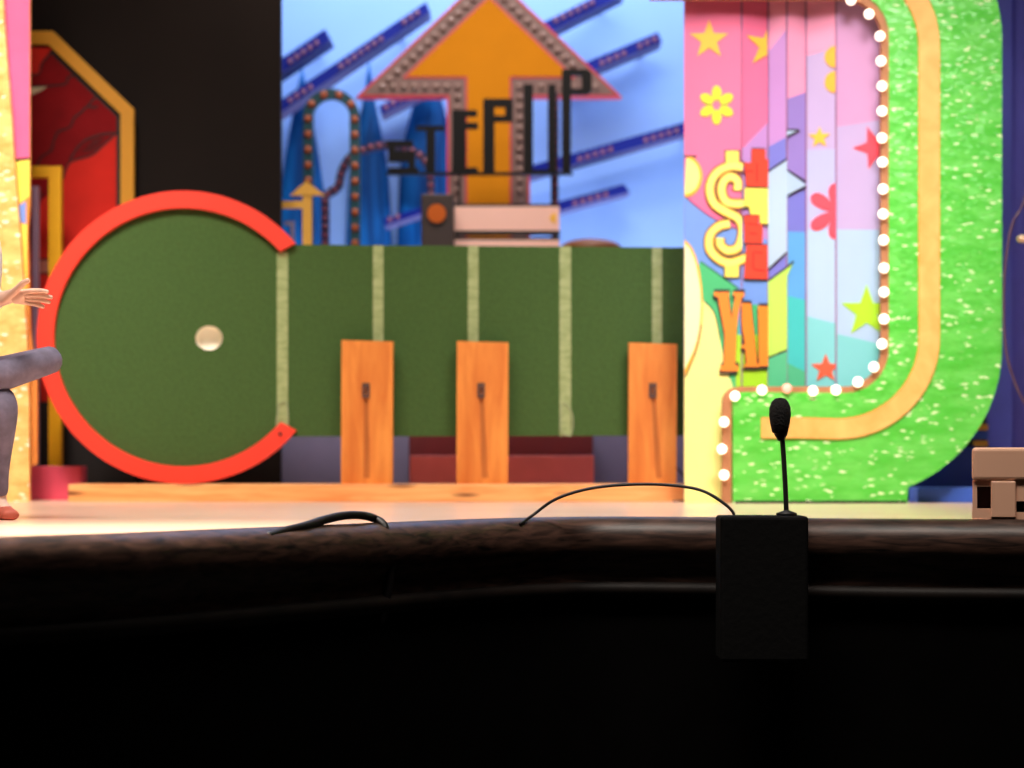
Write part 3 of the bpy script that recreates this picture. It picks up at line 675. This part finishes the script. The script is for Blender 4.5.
# ------------------------------------------------ beige moulded step stool
D = 8.12
M_bg = mat('stool_beige', (252, 196, 164), .45, var=.02)
sb = thing('step_stool', 'beige moulded plastic step stool at the right edge of the stage', 'step stool', (wx(973, D), D, 0))
sb.rotation_euler.z = -math.atan(461/F)
gB = gy(D); xl, xr = 973, 1072
bm = bevbox(wx(xl-1, D), wx(xr+1, D), D-.012, D+.32, wz(480.5, D), wz(447.5, D), .012, 3); obj('top', bm, M_bg, sb)
for y0 in (D, D+.28):
    bm = bmesh.new(); prism(bm, P2([(xl+.5, 481), (xr-.5, 481), (xr+1, gB), (xl-1, gB)], D), y0, y0+.03, [P2(R(977, 486.5, 990.5, 508.5), D), P2(R(1015.5, 501, 1029.5, 512), D), P2(R(1054.5, 486.5, 1068, 508.5), D)]); obj('side_panel', bm, M_bg, sb)
for x in (xl-.5, xr-8.5):
    bm = bmesh.new(); box(bm, wx(x, D), wx(x+9, D)-.015, D+.03, D+.28, 0, wz(481, D)); obj('end_panel', bm, M_bg, sb)
bm = bmesh.new(); box(bm, wx(977, D), wx(1068, D), D+.06, D+.2, 0, wz(482, D)); obj('inner_shade', bm, mat('inner_shade_dark', (60, 44, 38), .7), sb)  # dark box inside the hollow stool, standing in for its shaded interior
bm = bevbox(wx(990.5, D), wx(1015, D), D-.012, D, .004, wz(481, D), .005); obj('leg_column', bm, M_bg, sb)

# ------------------------------------------------ microphone, its black box, cables
D = 8.02
xa, xb = wx(720, D), wx(808, D)
bm = bevbox(xa, xb, D-.02, D+.18, wz(662, D), wz(516, D), .012, 3)
mb = obj('monitor_box', bm, mat('box_black', (9, 8, 8), .8, bump=.2, scale=40, spec=.15), label='tall black box fixed to the stage edge below the microphone', cat='box')
mc = thing('gooseneck_microphone', 'black gooseneck microphone with a foam windscreen standing on the black box', 'microphone', (wx(786, D), D+.08, wz(516, D)))
M_mic = mat('mic_black', (14, 11, 12), .6); M_foam = mat('foam_black', (10, 8, 9), .95, bump=.6, scale=120)
Dm = D+.08
bm = bmesh.new(); lathe(bm, [(.035, wz(516, D)), (.035, wz(516, D)+.008), (.012, wz(516, D)+.016), (.005, wz(516, D)+.022)], wx(786.5, Dm), Dm, 20); obj('base', bm, M_mic, mc, smooth=True)
bm = bmesh.new(); tube(bm, smooth_path([(wx(a, Dm), Dm, wz(b, Dm)) for a, b in [(786.5, 516), (785.5, 490), (783.5, 455), (781.5, 430)]], 6), .0085, 10); obj('gooseneck', bm, M_mic, mc, smooth=True)
bm = bmesh.new(); r = Dm/F; cx = wx(780, Dm)
prof_m = [(0, wz(397.5, Dm)), (5*r, wz(398.5, Dm)), (8.5*r, wz(402, Dm)), (10.7*r, wz(408, Dm)), (11*r, wz(415, Dm)), (10*r, wz(423, Dm)), (8*r, wz(432, Dm)), (7.2*r, wz(433, Dm))]
lathe(bm, prof_m, cx, Dm, 24); obj('windscreen', bm, M_foam, mc, smooth=True)
bm = bmesh.new(); lathe(bm, [(7*r, wz(432, Dm)), (6.6*r, wz(435, Dm)), (4.5*r, wz(438, Dm)), (3*r, wz(441, Dm))], cx+.003, Dm, 20); obj('collar', bm, M_mic, mc, smooth=True)
M_cab = mat('cable_black', (20, 13, 13), .5)
bm = bmesh.new(); D = 8.2
tube(bm, smooth_path([(wx(a, d), d, max(wz(b, d), .008) if k > 1 and k < 8 else wz(b, d)) for k, (a, b, d) in enumerate([(520, 524, 8.22), (533, 515, 8.3), (556, 499, 8.3), (590, 488.5, 8.3), (630, 484.5, 8.3), (668, 485, 8.28), (700, 490, 8.25), (722, 502, 8.23), (734, 514, 8.22), (738, 530, 8.215)])], 6), .0055, 8)
obj('arched_cable', bm, M_cab, label='thin black cable arching up over the stage edge into the black box', cat='cable', smooth=True)
def lip_pt(px, u, z, h=.0):
    # a point on the rounded stage edge at picture column px
    best = min(range(len(edge)), key=lambda i: abs(edge[i][0]/edge[i][1]-(px-512)/F))
    p = Vector(edge[best]); t = (Vector(edge[best+1])-Vector(edge[best-1])).normalized(); n = Vector((t.y, -t.x))
    y = p.y+n.y*u; return (wx(px, y), y, z)
pts = [lip_pt(268, .05, -.026), lip_pt(285, .03, -.012), lip_pt(305, .01, .0), lip_pt(322, -.02, .014), lip_pt(342, -.03, .026), lip_pt(360, -.01, .026), lip_pt(374, .02, .014), lip_pt(384, .055, -.008), lip_pt(388, .092, -.06), lip_pt(390, .098, -.12), lip_pt(389, .092, -.19), lip_pt(385, .09, -.26), lip_pt(382, .075, -.30), lip_pt(379, .04, -.312)]
bm = bmesh.new(); tube(bm, smooth_path(pts, 6), .0135, 10); obj('draped_cable', bm, M_cab, label='thick black cable draped over the rounded stage edge at the left', cat='cable', smooth=True)
D = 8.28
bm = bmesh.new(); tube(bm, smooth_path([(wx(a, 11.4), 11.35, wz(b, 11.4)) for a, b in [(672, 501), (700, 499.5), (718, 500)]], 4), .004, 6)
obj('floor_cable', bm, M_cab, label='short black cable lying along the foot of the folding screen', cat='cable')
bm = bmesh.new(); tube(bm, smooth_path([(wx(a, 12), 12, wz(b, 12)) for a, b in [(668, 462), (676, 467), (684, 476), (692, 482), (700, 497)]], 4), .006, 6)
obj('hanging_cable', bm, M_cab, label='black cable hanging behind the rightmost wooden strut under the board', cat='cable')

# ------------------------------------------------ seated person at the left edge
def skin(name, nodes, edges, m, parent, lv=2, label=None):
    """nodes: (px, py, D, radius m); node 0 is the root"""
    me = bpy.data.meshes.new(name); ps = [Vector((wx(a, d), d, wz(b, d))) for a, b, d, r in nodes]
    org = ROOT[parent]
    me.from_pydata([tuple(p-org) for p in ps], edges, [])
    me.materials.append(m)
    o = bpy.data.objects.new(name, me); C.objects.link(o); o.parent = parent; ROOT[o] = org
    md = o.modifiers.new('skin', 'SKIN'); md.use_smooth_shade = True; md.branch_smoothing = .5
    sv = me.skin_vertices[0].data
    for i, n in enumerate(nodes):
        r = n[3]; sv[i].radius = r if isinstance(r, tuple) else (r, r)
        sv[i].use_root = (i == 0)
    s = o.modifiers.new('subsurf', 'SUBSURF'); s.levels = lv; s.render_levels = lv
    if label: o['label'] = label
    return o
DP = 8.3
pe = thing('person', 'seated person in pink and white top and grey blue jeans, one leg crossed over', 'person', (wx(-48, DP), DP, 0))
M_skin = mat('skin', (252, 208, 188), .5, var=.04); M_jean = mat('denim', (124, 118, 142), .85, var=.22, scale=26, bump=.3)
M_jean2 = mat('denim_shadow', (92, 88, 112), .85); M_white = mat('top_white', (250, 236, 226), .8, bump=.2); M_pinkc = mat('top_pink', (232, 110, 118), .8)
zpx = lambda z, d=DP: YH-(z-CZ)*F/d
body = [(-48, zpx(.50), 8.35, .13), (-46, zpx(.66), 8.35, .115), (-45, zpx(.82), 8.35, .125), (-46, zpx(.96), 8.35, .12), (-46, zpx(1.04), 8.35, .055), (-44, zpx(1.10), 8.33, .055), (-42, zpx(1.15), 8.30, .080), (-42, zpx(1.23), 8.30, .104), (-42, zpx(1.31), 8.31, .078),
        (-16, zpx(.97), 8.30, .052), (-14, 262, 8.22, .044), (-16, 303, 8.12, .036), (8, 298, 8.05, .024), (21, 297, 8.03, .030),
        (-80, zpx(.97), 8.38, .052), (-96, 270, 8.3, .044), (-84, 330, 8.12, .036), (-62, 352, 7.98, .026), (-50, 356, 7.95, .03),
        (-30, 392, 8.28, .05), (4, 403, 8.07, .036), (1, 450, 8.08, .028), (-1, 503, 8.10, .026), (6, 513, 8.02, .028),
        (-74, 392, 8.36, .05), (51, 359, 8.22, .028), (-4, 378, 8.08, .026), (-56, 392, 8.02, .026), (-66, 396, 7.92, .028)]
be = [(0, 1), (1, 2), (2, 3), (3, 4), (4, 5), (5, 6), (6, 7), (7, 8), (3, 9), (9, 10), (10, 11), (11, 12), (12, 13), (3, 14), (14, 15), (15, 16), (16, 17), (17, 18), (0, 19), (19, 20), (20, 21), (21, 22), (22, 23), (0, 24), (24, 25), (25, 26), (26, 27), (27, 28)]
# fingers are chains rooted in the palm
def fin(ch, root):
    for k, nd in enumerate(ch):
        body.append(nd); be.append((root if k == 0 else len(body)-2, len(body)-1))
for y0, dy, l, dd in ((291.5, -1.6, 24, -.012), (295.5, -.2, 28, -.004), (299, 1.0, 26, .004), (302.5, 2.2, 20, .01)):
    fin([(25, y0, 8.02+dd, .0105), (25+l*.45, y0+dy*.5, 8.01+dd, .0095), (25+l*.8, y0+dy+1.2, 8.0+dd, .0085), (25+l, y0+dy+2.6, 8.0+dd, .007)], 13)
fin([(16, 290, 8.0, .012), (23, 283, 7.98, .0105), (30, 279.5, 7.97, .009)], 12)
for y0, dy, l in ((350, 2, 20), (354, 4, 24), (358, 5, 22), (362, 6, 18)):
    fin([(-47, y0, 7.94, .0105), (-47+l*.5, y0+dy*.5, 7.93, .0095), (-47+l, y0+dy+3, 7.94, .008)], 18)
skin('body', body, be, M_skin, pe)
skin('jeans', [(-48, zpx(.50), 8.35, .145), (-30, 392, 8.28, .085), (3, 401, 8.06, .062), (1, 425, 8.065, .056), (-1, 452, 8.08, .045), (-2, 480, 8.09, .036), (-1, 500, 8.10, .038), (-74, 392, 8.36, .085), (-20, 380, 8.3, .07), (57, 358, 8.2, .049), (28, 367, 8.13, .052), (-4, 377, 8.07, .054), (-50, 391, 8.03, .045), (-48, zpx(.58), 8.35, .135)],
     [(0, 1), (1, 2), (2, 3), (3, 4), (4, 5), (5, 6), (0, 7), (7, 8), (8, 9), (9, 10), (10, 11), (11, 12), (0, 13)], M_jean, pe)
skin('top', [(-47, zpx(.55), 8.35, .150), (-46, zpx(.68), 8.35, .146), (-45, zpx(.82), 8.35, .148), (-46, zpx(.94), 8.35, .135), (-46, zpx(1.02), 8.35, .07)], [(0, 1), (1, 2), (2, 3), (3, 4)], M_pinkc, pe)
skin('sleeve', [(-46, zpx(.95), 8.34, .08), (-16, zpx(.97), 8.30, .064), (-14, 262, 8.22, .060), (-15, 300, 8.12, .055), (2, 299, 8.07, .042)], [(0, 1), (1, 2), (2, 3), (3, 4)], M_white, pe)
skin('sleeve', [(-52, zpx(.95), 8.36, .08), (-80, zpx(.97), 8.38, .064), (-96, 270, 8.3, .056), (-84, 328, 8.13, .046)], [(0, 1), (1, 2), (2, 3)], M_white, pe)
hx = wx(-42, 8.3); M_hair = mat('hair_brown', (60, 38, 26), .7, bump=.4, scale=60)
bm = bmesh.new(); sphere(bm, (hx, 8.335, 1.255), .105, sx=.92, sy=1.0, sz=1.05, u=24, v=16)
bmesh.ops.bisect_plane(bm, geom=bm.verts[:]+bm.edges[:]+bm.faces[:], plane_co=(hx, 8.27, 1.27), plane_no=(0, -.75, -.66), clear_outer=True)
bmesh.ops.holes_fill(bm, edges=bm.edges)
obj('hair', bm, M_hair, pe, smooth=True)
M_eye = mat('eye_dark', (30, 20, 18), .3); M_lips = mat('lips', (190, 96, 88), .5)
for sx in (-1, 1):
    bm = bmesh.new(); sphere(bm, (hx+sx*.032, 8.222, 1.232), .011, sz=.6); obj('eye', bm, M_eye, pe, smooth=True)
    bm = bmesh.new(); sphere(bm, (hx+sx*.084, 8.31, 1.22), .026, sx=.35, sy=.7); obj('ear', bm, M_skin, pe, smooth=True)
bm = bmesh.new(); sphere(bm, (hx, 8.213, 1.205), .017, sx=.8, sy=1, sz=1.6); obj('nose', bm, M_skin, pe, smooth=True)
bm = bmesh.new(); sphere(bm, (hx, 8.232, 1.165), .022, sx=1.1, sy=.4, sz=.32); obj('mouth', bm, M_lips, pe, smooth=True)
M_shoe = mat('shoe_pink', (206, 104, 84), .6)
skin('shoe', [(2, 512, 8.08, (.036, .034)), (8, 514.2, 8.0, (.034, .022)), (12, 515.5, 7.95, (.03, .018)), (-3, 512.5, 8.13, (.03, .03))], [(0, 1), (1, 2), (0, 3)], M_shoe, pe)
skin('shoe', [(-66, 396, 7.96, .042), (-72, 404, 7.88, .038), (-78, 412, 7.80, .03), (-62, 392, 8.0, .036)], [(0, 1), (1, 2), (0, 3)], M_shoe, pe)
so = thing('round_stool', 'round black stool under the seated person at the left edge', 'stool', (wx(-56, 8.38), 8.38, 0))
M_so = mat('stool_black', (26, 22, 24), .5); cx, cy = wx(-56, 8.38), 8.38
bm = bmesh.new(); lathe(bm, [(0, .36), (.17, .36), (.18, .33), (.17, .31), (0, .31)], cx, cy, 28); obj('seat', bm, M_so, so, smooth=True)
for k in range(4):
    a = PI/4+k*PI/2
    bm = bmesh.new(); tube(bm, [(cx+.1*math.cos(a), cy+.1*math.sin(a), .315), (cx+.16*math.cos(a), cy+.16*math.sin(a), 0)], .014, 8); obj('leg', bm, M_so, so, smooth=True)
